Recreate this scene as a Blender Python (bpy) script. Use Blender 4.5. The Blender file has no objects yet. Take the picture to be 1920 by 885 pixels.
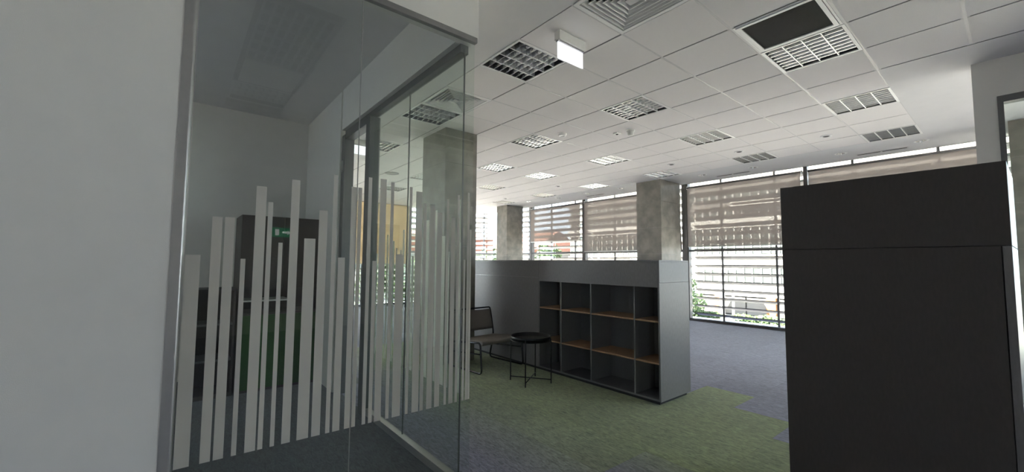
import bpy, bmesh, math, random
from mathutils import Matrix, Vector
random.seed(7)
scene = bpy.context.scene
COL = scene.collection

# ------------------------------------------------------------------ camera
EYE = 1.38                                   # camera height above the carpet
CEIL = EYE + 1.8784
yaw, pitch, roll, FPX = 0.8867, 0.0649, 0.0073, 772.475
cam_d = bpy.data.cameras.new('camera')
cam_d.sensor_fit = 'HORIZONTAL'
cam_d.sensor_width = 36.0
cam_d.lens = FPX / 1920 * 36.0
cam_d.clip_start = 0.02
cam_d.clip_end = 600
cam = bpy.data.objects.new('camera', cam_d)
COL.objects.link(cam)
fw = Vector((math.cos(yaw) * math.cos(pitch), math.sin(yaw) * math.cos(pitch), math.sin(pitch)))
rt = Vector((math.sin(yaw), -math.cos(yaw), 0))
up = rt.cross(fw)
r2 = rt * math.cos(roll) + up * math.sin(roll)
u2 = -rt * math.sin(roll) + up * math.cos(roll)
cam.matrix_world = Matrix(((r2.x, u2.x, -fw.x, 0), (r2.y, u2.y, -fw.y, 0), (r2.z, u2.z, -fw.z, EYE), (0, 0, 0, 1)))
scene.camera = cam

# ------------------------------------------------------------------ sky, sun, exposure
world = bpy.data.worlds.new('sky')
scene.world = world
world.use_nodes = True
wn, wl = world.node_tree.nodes, world.node_tree.links
wn.clear()
w_out = wn.new('ShaderNodeOutputWorld')
w_bg = wn.new('ShaderNodeBackground')
w_tc = wn.new('ShaderNodeTexCoord')
w_sep = wn.new('ShaderNodeSeparateXYZ')
w_rmp = wn.new('ShaderNodeValToRGB')
wl.new(w_tc.outputs['Generated'], w_sep.inputs[0])
wl.new(w_sep.outputs['Z'], w_rmp.inputs[0])
wl.new(w_rmp.outputs[0], w_bg.inputs[0])
wl.new(w_bg.outputs[0], w_out.inputs[0])
e = w_rmp.color_ramp.elements
e[0].position, e[0].color = 0.0, (0.62, 0.70, 0.80, 1)
e[1].position, e[1].color = 0.55, (0.60, 0.66, 0.76, 1)
SKY = 5.5
w_bg.inputs[1].default_value = SKY

sun_d = bpy.data.lights.new('sun', 'SUN')
sun_d.energy = 62.0
sun_d.angle = math.radians(0.6)
sun_d.color = (1.0, 0.90, 0.78)
sun = bpy.data.objects.new('sun', sun_d)
COL.objects.link(sun)
to_sun = Vector((-0.55, 0.28, 0.78))
sun.rotation_euler = to_sun.to_track_quat('Z', 'Y').to_euler()
sun.location = (0, 10, 40)


def portal(name, loc, rot, sx, sy):           # sampling hint for the daylight in a window opening; emits nothing
    d = bpy.data.lights.new(name, 'AREA')
    d.shape = 'RECTANGLE'
    d.size, d.size_y = sx, sy
    d.cycles.is_portal = True
    o = bpy.data.objects.new(name, d)
    COL.objects.link(o)
    o.location = loc
    o.rotation_euler = rot


portal('window_portal', (10.6, 4.0, 1.8), (0, math.radians(90), 0), 3.9, 18.4)
portal('window_portal', (4.0, 13.6, 1.8), (math.radians(-90), 0, 0), 12.4, 3.9)
portal('window_portal', (-4.3, 4.3, 2.5), (0, math.radians(-90), 0), 1.1, 0.85)
portal('window_portal', (-3.57, -5.3, 1.6), (math.radians(90), 0, 0), 0.7, 3.2)
portal('window_portal', (8.2, -5.3, 1.6), (math.radians(90), 0, 0), 3.4, 3.2)

scene.view_settings.view_transform = 'Standard'
scene.view_settings.look = 'None'
scene.view_settings.gamma = 1.0
scene.view_settings.use_curve_mapping = False
scene.view_settings.exposure = 1.82
scene.cycles.max_bounces = 12
scene.cycles.diffuse_bounces = 6
scene.cycles.transparent_max_bounces = 32
scene.cycles.sample_clamp_indirect = 8.0


# ------------------------------------------------------------------ materials
def nodes_of(name):
    m = bpy.data.materials.new(name)
    m.use_nodes = True
    return m, m.node_tree.nodes, m.node_tree.links, m.node_tree.nodes['Principled BSDF']


def mat(name, c, rough=0.6, metal=0.0, var=0.05, scale=30.0, bump=0.0, bscale=200.0, spec=0.5, stretch=None):
    m, n, l, b = nodes_of(name)
    b.inputs['Roughness'].default_value = rough
    b.inputs['Metallic'].default_value = metal
    b.inputs['Specular IOR Level'].default_value = spec
    tc = n.new('ShaderNodeTexCoord')
    mp = n.new('ShaderNodeMapping')
    if stretch:
        mp.inputs['Scale'].default_value = stretch
    l.new(tc.outputs['Object'], mp.inputs[0])
    nz = n.new('ShaderNodeTexNoise')
    nz.inputs['Scale'].default_value = scale
    nz.inputs['Detail'].default_value = 4
    l.new(mp.outputs[0], nz.inputs['Vector'])
    rp = n.new('ShaderNodeValToRGB')
    rp.color_ramp.elements[0].position = 0.3
    rp.color_ramp.elements[1].position = 0.7
    rp.color_ramp.elements[0].color = tuple(max(0, x * (1 - var)) for x in c) + (1,)
    rp.color_ramp.elements[1].color = tuple(min(1, x * (1 + var)) for x in c) + (1,)
    l.new(nz.outputs[0], rp.inputs[0])
    l.new(rp.outputs[0], b.inputs['Base Color'])
    if bump:
        n2 = n.new('ShaderNodeTexNoise')
        n2.inputs['Scale'].default_value = bscale
        n2.inputs['Detail'].default_value = 3
        l.new(mp.outputs[0], n2.inputs['Vector'])
        bp = n.new('ShaderNodeBump')
        bp.inputs['Strength'].default_value = bump
        bp.inputs['Distance'].default_value = 0.002
        l.new(n2.outputs[0], bp.inputs['Height'])
        l.new(bp.outputs[0], b.inputs['Normal'])
    return m


def glass_mat(name, tint, refl=1.0):
    m, n, l, b = nodes_of(name)
    n.remove(b)
    out = n['Material Output']
    tr = n.new('ShaderNodeBsdfTransparent')
    tr.inputs[0].default_value = tint + (1,)
    gl = n.new('ShaderNodeBsdfGlossy')
    gl.inputs['Roughness'].default_value = 0.0
    gl.inputs['Color'].default_value = (refl, refl, refl, 1)
    fr = n.new('ShaderNodeFresnel')
    fr.inputs[0].default_value = 1.5
    geo = n.new('ShaderNodeNewGeometry')
    inv = n.new('ShaderNodeMath')             # front faces only, so the back of a thin pane does not turn to total reflection
    inv.operation = 'SUBTRACT'
    inv.inputs[0].default_value = 1.0
    l.new(geo.outputs['Backfacing'], inv.inputs[1])
    mu = n.new('ShaderNodeMath')
    mu.operation = 'MULTIPLY'
    l.new(fr.outputs[0], mu.inputs[0])
    l.new(inv.outputs[0], mu.inputs[1])
    m2 = n.new('ShaderNodeMath')
    m2.operation = 'MULTIPLY'
    m2.use_clamp = True
    m2.inputs[1].default_value = 1.8
    l.new(mu.outputs[0], m2.inputs[0])
    mx = n.new('ShaderNodeMixShader')
    l.new(m2.outputs[0], mx.inputs[0])
    l.new(tr.outputs[0], mx.inputs[1])
    l.new(gl.outputs[0], mx.inputs[2])
    l.new(mx.outputs[0], out.inputs[0])
    return m


def film_mat(name, c, transp, transl, glossy=0.0):
    m, n, l, b = nodes_of(name)
    n.remove(b)
    out = n['Material Output']
    tr = n.new('ShaderNodeBsdfTransparent')
    df = n.new('ShaderNodeBsdfDiffuse')
    df.inputs[0].default_value = c + (1,)
    tl = n.new('ShaderNodeBsdfTranslucent')
    tl.inputs[0].default_value = c + (1,)
    a = n.new('ShaderNodeMixShader')
    a.inputs[0].default_value = transl
    l.new(df.outputs[0], a.inputs[1])
    l.new(tl.outputs[0], a.inputs[2])
    tc = n.new('ShaderNodeTexCoord')
    nz = n.new('ShaderNodeTexNoise')
    nz.inputs['Scale'].default_value = 900
    l.new(tc.outputs['Object'], nz.inputs['Vector'])
    mr = n.new('ShaderNodeMapRange')
    mr.inputs['To Min'].default_value = transp * 0.9
    mr.inputs['To Max'].default_value = transp * 1.1
    l.new(nz.outputs[0], mr.inputs['Value'])
    mx = n.new('ShaderNodeMixShader')
    l.new(mr.outputs[0], mx.inputs[0])
    l.new(a.outputs[0], mx.inputs[1])
    l.new(tr.outputs[0], mx.inputs[2])
    l.new(mx.outputs[0], out.inputs[0])
    return m


def emit_mat(name, c, s):
    m, n, l, b = nodes_of(name)
    b.inputs['Base Color'].default_value = c + (1,)
    b.inputs['Emission Color'].default_value = c + (1,)
    b.inputs['Emission Strength'].default_value = s
    return m


def carpet_mat():
    m, n, l, b = nodes_of('carpet')
    b.inputs['Roughness'].default_value = 0.92
    b.inputs['Specular IOR Level'].default_value = 0.25
    b.inputs['Sheen Weight'].default_value = 0.25
    b.inputs['Sheen Roughness'].default_value = 0.5
    at = n.new('ShaderNodeVertexColor')
    at.layer_name = 'dye'
    geo = n.new('ShaderNodeNewGeometry')
    mp = n.new('ShaderNodeMapping')
    mp.inputs['Rotation'].default_value = (0, 0, 0.0)
    mp.inputs['Scale'].default_value = (52, 14, 28)
    l.new(geo.outputs['Position'], mp.inputs[0])
    nz = n.new('ShaderNodeTexNoise')
    nz.inputs['Scale'].default_value = 1.0
    nz.inputs['Detail'].default_value = 5
    nz.inputs['Roughness'].default_value = 0.7
    nz.inputs['Distortion'].default_value = 1.2
    l.new(mp.outputs[0], nz.inputs['Vector'])
    mr = n.new('ShaderNodeMapRange')
    mr.inputs['From Min'].default_value = 0.25
    mr.inputs['From Max'].default_value = 0.75
    mr.inputs['To Min'].default_value = 0.25
    mr.inputs['To Max'].default_value = 1.75
    l.new(nz.outputs[0], mr.inputs['Value'])
    hs = n.new('ShaderNodeMix')
    hs.data_type = 'RGBA'
    hs.blend_type = 'MULTIPLY'
    hs.inputs[0].default_value = 1.0
    l.new(at.outputs['Color'], hs.inputs[6])
    cb = n.new('ShaderNodeCombineColor')
    for i in range(3):
        l.new(mr.outputs[0], cb.inputs[i])
    l.new(cb.outputs[0], hs.inputs[7])
    l.new(hs.outputs[2], b.inputs['Base Color'])
    bp = n.new('ShaderNodeBump')
    bp.inputs['Strength'].default_value = 0.6
    bp.inputs['Distance'].default_value = 0.004
    l.new(nz.outputs[0], bp.inputs['Height'])
    l.new(bp.outputs[0], b.inputs['Normal'])
    return m


def wood_mat():
    return mat('oak', (0.34, 0.20, 0.11), 0.5, 0, 0.18, 6, 0.1, 60, stretch=(1, 12, 1))


M = dict(
    wall=mat('wall_paint', (0.72, 0.70, 0.67), 0.75, 0, 0.015, 8, 0.25, 350),
    plaster=mat('ceiling_paint', (0.71, 0.70, 0.695), 0.85, 0, 0.015, 6, 0.1, 250),
    tile=mat('mineral_tile', (0.80, 0.77, 0.755), 0.9, 0, 0.05, 260, 0.5, 420),
    rail=mat('grid_rail_enamel', (0.62, 0.60, 0.59), 0.45, 0, 0.02),
    rail_dark=mat('grid_shadow_gap', (0.17, 0.16, 0.155), 0.8, 0, 0.05),  # shade of the tile gaps put into the colour of the cross tees
    white=mat('white_enamel', (0.80, 0.79, 0.77), 0.4, 0, 0.01),
    offwhite=mat('offwhite_plastic', (0.74, 0.73, 0.69), 0.45, 0, 0.02),
    alu=mat('louvre_aluminium', (0.58, 0.58, 0.58), 0.26, 1.0, 0.02),
    alu_dark=mat('lamp_housing', (0.08, 0.08, 0.085), 0.45, 0.2, 0.05),
    satin=mat('satin_aluminium', (0.80, 0.80, 0.79), 0.45, 0.5, 0.02),
    tube=mat('lamp_tube', (0.85, 0.85, 0.85), 0.25, 0, 0.01),
    black=mat('black_void', (0.015, 0.015, 0.015), 0.8, 0, 0.1),
    grille=mat('dark_grille', (0.06, 0.058, 0.055), 0.6, 0.2, 0.05),
    laminate=mat('graphite_laminate', (0.175, 0.166, 0.168), 0.36, 0, 0.10, 90, 0.15, 300, stretch=(1, 1, 0.25)),
    laminate_in=mat('graphite_carcass', (0.13, 0.125, 0.13), 0.5, 0, 0.06, 60),
    tall=mat('dark_brown_laminate', (0.060, 0.050, 0.046), 0.55, 0, 0.08, 90, 0.1, 300, stretch=(1, 1, 0.3)),
    edge=mat('grey_edge_band', (0.16, 0.155, 0.155), 0.4, 0, 0.05),
    oak=wood_mat(),
    black_metal=mat('black_steel', (0.012, 0.012, 0.013), 0.35, 0.3, 0.1),
    chrome=mat('dark_chrome', (0.07, 0.07, 0.075), 0.22, 0.9, 0.05),
    fabric=mat('taupe_canvas', (0.20, 0.175, 0.155), 0.9, 0, 0.12, 220, 0.6, 500),
    stone=mat('column_slate', (0.20, 0.185, 0.155), 0.55, 0, 0.28, 5, 0.2, 60),
    frame=mat('window_frame', (0.085, 0.08, 0.078), 0.45, 0.3, 0.05),
    frame_light=mat('anodised_profile', (0.42, 0.41, 0.40), 0.35, 0.6, 0.03),
    gframe=mat('partition_frame', (0.14, 0.14, 0.14), 0.4, 0.3, 0.04),
    rail_grey=mat('grey_rail', (0.26, 0.25, 0.245), 0.4, 0.2, 0.03),
    louver=mat('louvre_blade_coat', (0.105, 0.098, 0.10), 0.5, 0.2, 0.05),
    glass=glass_mat('partition_glass', (0.935, 0.968, 0.945)),
    pane=glass_mat('window_glass', (0.93, 0.96, 0.95)),
    film=film_mat('frosted_film', (0.92, 0.89, 0.85), 0.14, 0.78),
    blind=film_mat('screen_fabric', (0.29, 0.253, 0.232), 0.23, 0.42),
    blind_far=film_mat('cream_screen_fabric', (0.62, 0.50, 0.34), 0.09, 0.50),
    carpet=carpet_mat(),
    concrete=mat('slab', (0.35, 0.35, 0.34), 0.9, 0, 0.08),
    sign=emit_mat('sign_panel', (0.93, 0.95, 1.0), 0.32),
    green_sign=emit_mat('green_sign_face', (0.05, 0.55, 0.25), 0.22),
    sign_white=emit_mat('sign_symbol', (0.9, 1.0, 0.92), 0.5),
    green=mat('green_door', (0.022, 0.085, 0.012), 0.5, 0, 0.06),
    brown=mat('brown_door', (0.040, 0.028, 0.024), 0.5, 0, 0.15, 20, stretch=(12, 1, 1)),
    render=mat('facade_render', (0.26, 0.25, 0.235), 0.8, 0, 0.04, 1),
    facade_grey=mat('facade_panel', (0.070, 0.064, 0.058), 0.7, 0, 0.08, 1),
    facade_glass=mat('facade_glazing', (0.022, 0.031, 0.027), 0.5, 0, 0.25, 0.6),
    orange=mat('orange_render', (0.11, 0.042, 0.008), 0.8, 0, 0.05),
    brick=mat('terracotta', (0.095, 0.033, 0.018), 0.85, 0, 0.15, 2),
    leaf=mat('leaf', (0.020, 0.042, 0.008), 0.7, 0, 0.4, 3),
    bark=mat('bark', (0.12, 0.08, 0.05), 0.9, 0, 0.2),
    asphalt=mat('paving', (0.19, 0.186, 0.178), 0.9, 0, 0.1, 0.5),
    red=mat('red_awning', (0.55, 0.03, 0.04), 0.7),
)


# ------------------------------------------------------------------ mesh helpers
class MB:
    def __init__(self):
        self.v, self.f, self.sm = [], [], []

    def quad(self, a, b, c, d):
        i = len(self.v)
        self.v += [a, b, c, d]
        self.f.append((i, i + 1, i + 2, i + 3))
        self.sm.append(False)
        return self

    def box(self, x0, y0, z0, x1, y1, z1):
        x0, x1 = min(x0, x1), max(x0, x1)
        y0, y1 = min(y0, y1), max(y0, y1)
        z0, z1 = min(z0, z1), max(z0, z1)
        i = len(self.v)
        self.v += [(x0, y0, z0), (x1, y0, z0), (x1, y1, z0), (x0, y1, z0), (x0, y0, z1), (x1, y0, z1), (x1, y1, z1), (x0, y1, z1)]
        for q in ((0, 3, 2, 1), (4, 5, 6, 7), (0, 1, 5, 4), (1, 2, 6, 5), (2, 3, 7, 6), (3, 0, 4, 7)):
            self.f.append(tuple(i + k for k in q))
            self.sm.append(False)
        return self

    def prism(self, prof, p0, p1, axes):
        """profile (a,b) pairs swept from p0 to p1; axes = two vectors for a and b"""
        A, B = Vector(axes[0]), Vector(axes[1])
        i = len(self.v)
        n = len(prof)
        for p in (Vector(p0), Vector(p1)):
            for a, b in prof:
                self.v.append(tuple(p + A * a + B * b))
        for k in range(n):
            self.f.append((i + k, i + (k + 1) % n, i + n + (k + 1) % n, i + n + k))
            self.sm.append(False)
        self.f.append(tuple(i + k for k in range(n))[::-1])
        self.f.append(tuple(i + n + k for k in range(n)))
        self.sm += [False, False]
        return self

    def tube(self, path, r, seg=10):
        pts = [Vector(p) for p in path]
        rings = []
        prev = None
        for k, p in enumerate(pts):
            if k == 0:
                t = pts[1] - p
            elif k == len(pts) - 1:
                t = p - pts[k - 1]
            else:
                t = (pts[k + 1] - p).normalized() + (p - pts[k - 1]).normalized()
            t.normalize()
            if prev is None:
                h = Vector((0, 0, 1)) if abs(t.z) < 0.9 else Vector((1, 0, 0))
                a = t.cross(h).normalized()
            else:
                a = (prev - t * prev.dot(t)).normalized()
            prev = a
            b = t.cross(a)
            i = len(self.v)
            for s in range(seg):
                w = 2 * math.pi * s / seg
                self.v.append(tuple(p + a * (r * math.cos(w)) + b * (r * math.sin(w))))
            rings.append(i)
        for k in range(len(rings) - 1):
            for s in range(seg):
                s2 = (s + 1) % seg
                self.f.append((rings[k] + s, rings[k] + s2, rings[k + 1] + s2, rings[k + 1] + s))
                self.sm.append(True)
        self.f.append(tuple(rings[0] + s for s in range(seg))[::-1])
        self.f.append(tuple(rings[-1] + s for s in range(seg)))
        self.sm += [False, False]
        return self

    def lathe(self, prof, c=(0, 0, 0), seg=32):
        i = len(self.v)
        n = len(prof)
        for s in range(seg):
            w = 2 * math.pi * s / seg
            for r, z in prof:
                self.v.append((c[0] + r * math.cos(w), c[1] + r * math.sin(w), c[2] + z))
        for s in range(seg):
            s2 = (s + 1) % seg
            for k in range(n - 1):
                self.f.append((i + s * n + k, i + s2 * n + k, i + s2 * n + k + 1, i + s * n + k + 1))
                self.sm.append(True)
        return self

    def mesh(self, name, material, bevel=0.0):
        me = bpy.data.meshes.new(name)
        me.from_pydata(self.v, [], self.f)
        bm = bmesh.new()
        bm.from_mesh(me)
        bmesh.ops.remove_doubles(bm, verts=bm.verts, dist=1e-6)
        bmesh.ops.recalc_face_normals(bm, faces=bm.faces)
        if bevel:
            bmesh.ops.bevel(bm, geom=bm.edges[:], offset=bevel, segments=2, profile=0.5, affect='EDGES', clamp_overlap=True)
        bm.to_mesh(me)
        bm.free()
        if any(self.sm) and not bevel:
            if len(me.polygons) == len(self.sm):
                me.polygons.foreach_set('use_smooth', self.sm)
        me.materials.append(material)
        return me


def link(name, me, parent=None, loc=(0, 0, 0)):
    o = bpy.data.objects.new(name, me)
    COL.objects.link(o)
    o.location = loc
    if parent is not None:
        o.parent = parent
    return o


def obj(name, mb, material, parent=None, bevel=0.0, loc=(0, 0, 0)):
    return link(name, mb.mesh(name, material, bevel), parent, loc)


def tag(o, label, cat, group=None):
    o['label'] = label
    o['category'] = cat
    if group:
        o['group'] = group
    return o


def thing(name, label, cat, loc=(0, 0, 0), rz=0.0, group=None):
    o = bpy.data.objects.new(name, None)
    COL.objects.link(o)
    o.empty_display_size = 0.1
    o.location = loc
    o.rotation_euler = (0, 0, rz)
    return tag(o, label, cat, group)


def struct(o):
    o['kind'] = 'structure'
    return o


def dup(root, loc, label=None, rz=None):
    r = root.copy()
    COL.objects.link(r)
    r.location = loc
    if rz is not None:
        r.rotation_euler = (0, 0, rz)
    if label:
        r['label'] = label
    for ch in list(root.children):
        c = ch.copy()
        COL.objects.link(c)
        c.parent = r
        for g in list(ch.children):
            d = g.copy()
            COL.objects.link(d)
            d.parent = c
    return r


def B(*a):
    return MB().box(*a)


# ================================================================== SHELL
GY = 2.1316            # plane of the front glass
GX = 1.413             # plane of the side glass
WX = 10.0              # window wall on the right
FY = 13.0              # far window wall
PX, PY = 5.685, 0.195  # corner of the small office on the right
BY = -5.0              # wall behind the camera
LX = -4.0

# ---- floor: base plus carpet tiles
BLUE = (0.185, 0.184, 0.250)
GREEN = (0.195, 0.235, 0.100)
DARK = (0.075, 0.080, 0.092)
GREY = (0.165, 0.170, 0.150)


def dye_mesh(name, mb, cols, material):
    me = mb.mesh(name, material)
    at = me.color_attributes.new('dye', 'FLOAT_COLOR', 'POINT')
    for i, v in enumerate(me.vertices):
        at.data[i].color = tuple(cols(v.co)) + (1,)
    return me


floor = link('floor', dye_mesh('floor', B(LX - 0.2, BY - 0.2, -0.25, 10.75, FY + 0.7, -0.006), lambda c: BLUE, M['carpet']))
struct(floor)


def lerp(a, b, t):
    return tuple(x + (y - x) * t for x, y in zip(a, b))


def jit(c, k):
    return tuple(x * k for x in c)


def carpet_colour(i, j):
    """i: tile column (x = 0.25+0.5i), j: tile row (y = 0.3+0.5j); returns colours at the low-x and high-x edges"""
    x, y = 0.25 + 0.5 * i + 0.25, 0.3 + 0.5 * j + 0.25
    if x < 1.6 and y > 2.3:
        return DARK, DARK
    if x < 1.75:
        return BLUE, BLUE
    if x < 2.25:
        return BLUE, lerp(BLUE, GREEN, 0.62)
    if x < 2.75:
        if 1.3 < y < 1.8:
            return BLUE, lerp(BLUE, GREEN, 0.8)
        if y < 1.3:
            return BLUE, BLUE
        if 3.8 < y < 4.3:
            return GREY, GREEN
        return lerp(BLUE, GREEN, 0.72), GREEN
    if x < 3.75:
        return (GREEN, GREEN) if y > 0.8 else (BLUE, BLUE)
    if x < 4.25:
        return (GREEN, GREEN) if y > 1.3 else (BLUE, BLUE)
    if x < 4.75:
        return (GREEN, jit(GREEN, 1.12)) if 1.8 < y < 2.3 else (BLUE, BLUE)
    return BLUE, BLUE


tile_cache = {}
for i in range(-2, 20):
    for j in range(0, 13):
        if i < 0 and j < 4:
            continue
        a, b = carpet_colour(i, j)
        k = random.choice((0.94, 1.0, 1.05))
        key = (a, b, k)
        if key not in tile_cache:
            mb = MB()
            s = 0.2495
            mb.box(-s, -s, -0.007, s, s, 0.0)
            tile_cache[key] = dye_mesh('carpet_tile', mb, lambda c, a=a, b=b, k=k: jit(lerp(a, b, (c.x + 0.25) / 0.5), k), M['carpet'])
        cx, cy = 0.25 + 0.5 * i + 0.25, 0.3 + 0.5 * j + 0.25
        if cx > 9.9:
            continue
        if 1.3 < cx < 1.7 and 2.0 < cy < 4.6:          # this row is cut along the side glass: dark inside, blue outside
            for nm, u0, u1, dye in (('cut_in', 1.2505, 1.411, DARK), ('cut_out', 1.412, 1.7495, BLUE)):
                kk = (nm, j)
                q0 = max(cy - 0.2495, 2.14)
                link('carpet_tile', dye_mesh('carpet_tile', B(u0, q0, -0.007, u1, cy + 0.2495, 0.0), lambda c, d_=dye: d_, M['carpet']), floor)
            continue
        link('carpet_tile', tile_cache[key], floor, (cx, cy, 0))

# ---- ceiling: plaster fields, slab, tile grid
TX0, TY0 = 2.1526, 1.9666      # origin of the tile grid
T = 0.6
cm = MB()
cm.box(TX0 + 10 * T, BY, CEIL, 9.27, FY, CEIL + 0.04)                       # strip along the windows
cm.box(TX0 + 5 * T + 0.012, BY, CEIL, TX0 + 10 * T, TY0 - 2 * T, CEIL + 0.04)       # plain field on the right
cm.box(9.23, BY, CEIL, 9.27, FY, CEIL + 0.55)                               # blind pocket side
RX0, RX1, RY0, RY1 = 0.37, 0.97, -1.85, 1.05                                # slot of fittings above the camera
cm.box(LX, BY, CEIL, RX0, FY, CEIL + 0.04)
cm.box(RX1, BY, CEIL, TX0, FY, CEIL + 0.04)
cm.box(RX0, BY, CEIL, RX1, RY0, CEIL + 0.04)
cm.box(RX0, RY1, CEIL, RX1, FY, CEIL + 0.04)
cm.box(TX0, BY, CEIL, TX0 + 5 * T, TY0 - 6 * T, CEIL + 0.04)
cm.box(TX0, TY0 + 18 * T, CEIL, TX0 + 10 * T, FY, CEIL + 0.04)
ceiling = struct(obj('ceiling', cm, M['plaster']))
sl = B(LX - 0.2, BY - 0.2, CEIL + 0.55, 10.75, FY + 0.7, CEIL + 0.8)
obj('slab', sl, M['concrete'], ceiling)

lights_at = [(0, 1), (3, 1), (6, 1), (9, 1), (0, 4), (3, 4), (6, 4), (9, 4), (0, 7), (4, 7), (6, 7), (9, 7),
             (3, 10), (6, 10), (9, 10), (3, 13), (6, 13), (9, 13), (3, -2), (6, -2), (9, -2)]
special = set(lights_at) | {(0, -1), (0, 3), (2, -2)}
tm = B(-0.2905, -0.2905, -0.004, 0.2905, 0.2905, 0.012).mesh('ceiling_tile', M['tile'])
n_tiles = 0
for a in range(-4, 18):
    for b in range(0, 10):
        if (b, a) in special or (a < -2 and b >= 5):
            continue
        link('ceiling_tile', tm, ceiling, (TX0 + (b + 0.5) * T, TY0 + (a + 0.5) * T, CEIL + 0.004))
# inverted T rails: a long one on every x-running line, cross tees between
for a in range(-6, 19):
    xe = TX0 + (10 if a >= -2 else 5) * T
    wide = 0.024 if a in (-1, -2, -3) else 0.0105
    y = TY0 + a * T
    obj('grid_rail', B(TX0, y - wide, CEIL + 0.001, xe, y + wide, CEIL + 0.012), M['rail'] if wide > 0.02 or a < 0 else M['rail'], ceiling)
for b in range(0, 11):
    x = TX0 + b * T
    y0 = TY0 + (-2 if b > 5 else -6) * T
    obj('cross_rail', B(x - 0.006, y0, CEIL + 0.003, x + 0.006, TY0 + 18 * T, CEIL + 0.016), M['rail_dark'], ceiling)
# black sheet added above the tiles: plenum shade put into colour, gaps read dark
obj('plenum_dark_sheet', B(TX0, TY0 - 6 * T, CEIL + 0.16, TX0 + 10 * T, TY0 + 18 * T, CEIL + 0.18), M['black'], ceiling)

# ---- walls
wall_left = struct(obj('wall_left', MB().box(LX, GY, 0, -0.012, GY + 0.11, CEIL), M['wall']))
pr_ = MB()
prof = [(-0.018, -0.004)] + [(0.012 + 0.016 * math.cos(t), 0.012 - 0.016 * math.sin(t)) for t in [math.pi / 2 - k * math.pi / 12 for k in range(7)]] + [(0.028, 0.11), (-0.018, 0.11)]
pr_.prism(prof, (0, GY, 0), (0, GY, CEIL), ((1, 0, 0), (0, 1, 0)))
struct(obj('trim_1', pr_, M['frame_light']))
hd = MB()
hd.box(-0.012, GY - 0.004, EYE + 1.43, 1.445, GY + 0.11, CEIL)
hd.box(1.345, GY + 0.11, EYE + 1.43, 1.445, 4.60, CEIL)
struct(obj('trim_2', hd, M['wall']))
inner = MB()
inner.box(1.345, 4.64, 0, 1.445, 6.1, CEIL)
struct(obj('wall_inner', inner, M['wall']))
struct(obj('wall_rear', B(LX, 6.1, 0, 1.445, 6.22, CEIL), M['wall']))
wwl = MB()
wwl.box(LX - 0.12, BY, 0, LX, 3.9, CEIL + 0.55).box(LX - 0.12, 4.7, 0, LX, FY, CEIL + 0.55)
wwl.box(LX - 0.12, 3.9, 0, LX, 4.7, 2.0).box(LX - 0.12, 3.9, CEIL - 0.3, LX, 4.7, CEIL + 0.55)
struct(obj('wall_west', wwl, M['wall']))
wf = MB()  # unseen high window, added to bring daylight onto the meeting room walls
wf.box(LX - 0.09, 3.9, 2.0, LX - 0.03, 3.95, CEIL - 0.3).box(LX - 0.09, 4.65, 2.0, LX - 0.03, 4.7, CEIL - 0.3)
wf.box(LX - 0.09, 3.95, 2.0, LX - 0.03, 4.65, 2.06).box(LX - 0.09, 3.95, CEIL - 0.36, LX - 0.03, 4.65, CEIL - 0.3)
w30 = struct(obj('window_30', wf, M['frame']))
obj('pane', B(LX - 0.064, 3.95, 2.06, LX - 0.056, 4.65, CEIL - 0.36), M['pane'], w30)
# small office on the right: front wall with opening, side wall
ow = MB()
ow.box(PX, 0.052, 0, PX + 0.12, PY, CEIL)
ow.box(PX, -2.6, EYE + 1.527, PX + 0.12, 0.052, CEIL)
ow.box(PX, -2.75, 0, PX + 0.12, -2.6, CEIL)
struct(obj('wall_office', ow, M['wall']))

# ---- window walls
# lintel and sill of both facades
fc = MB()
fc.box(WX - 0.08, BY, EYE + 2.22, WX + 0.3, FY + 0.3, CEIL + 0.55)
fc.box(WX - 0.08, BY, -0.25, WX + 0.3, FY + 0.3, 0.012)
struct(obj('wall_right', fc, M['frame']))
ff = MB()
ff.box(LX, FY - 0.08, EYE + 2.22, WX - 0.08, FY + 0.3, CEIL + 0.55)
ff.box(LX, FY - 0.08, -0.25, WX - 0.08, FY + 0.3, 0.012)
struct(obj('wall_far', ff, M['frame']))
ZT = EYE + 2.2

TILT = math.radians(22)


def blade_profile():
    hw, th = 0.085, 0.009
    out = []
    for a, b in ((-hw, -th), (0, -th - 0.004), (hw, -th), (hw, th), (0, th + 0.004), (-hw, th)):
        out.append((a, b))
    return out


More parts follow.
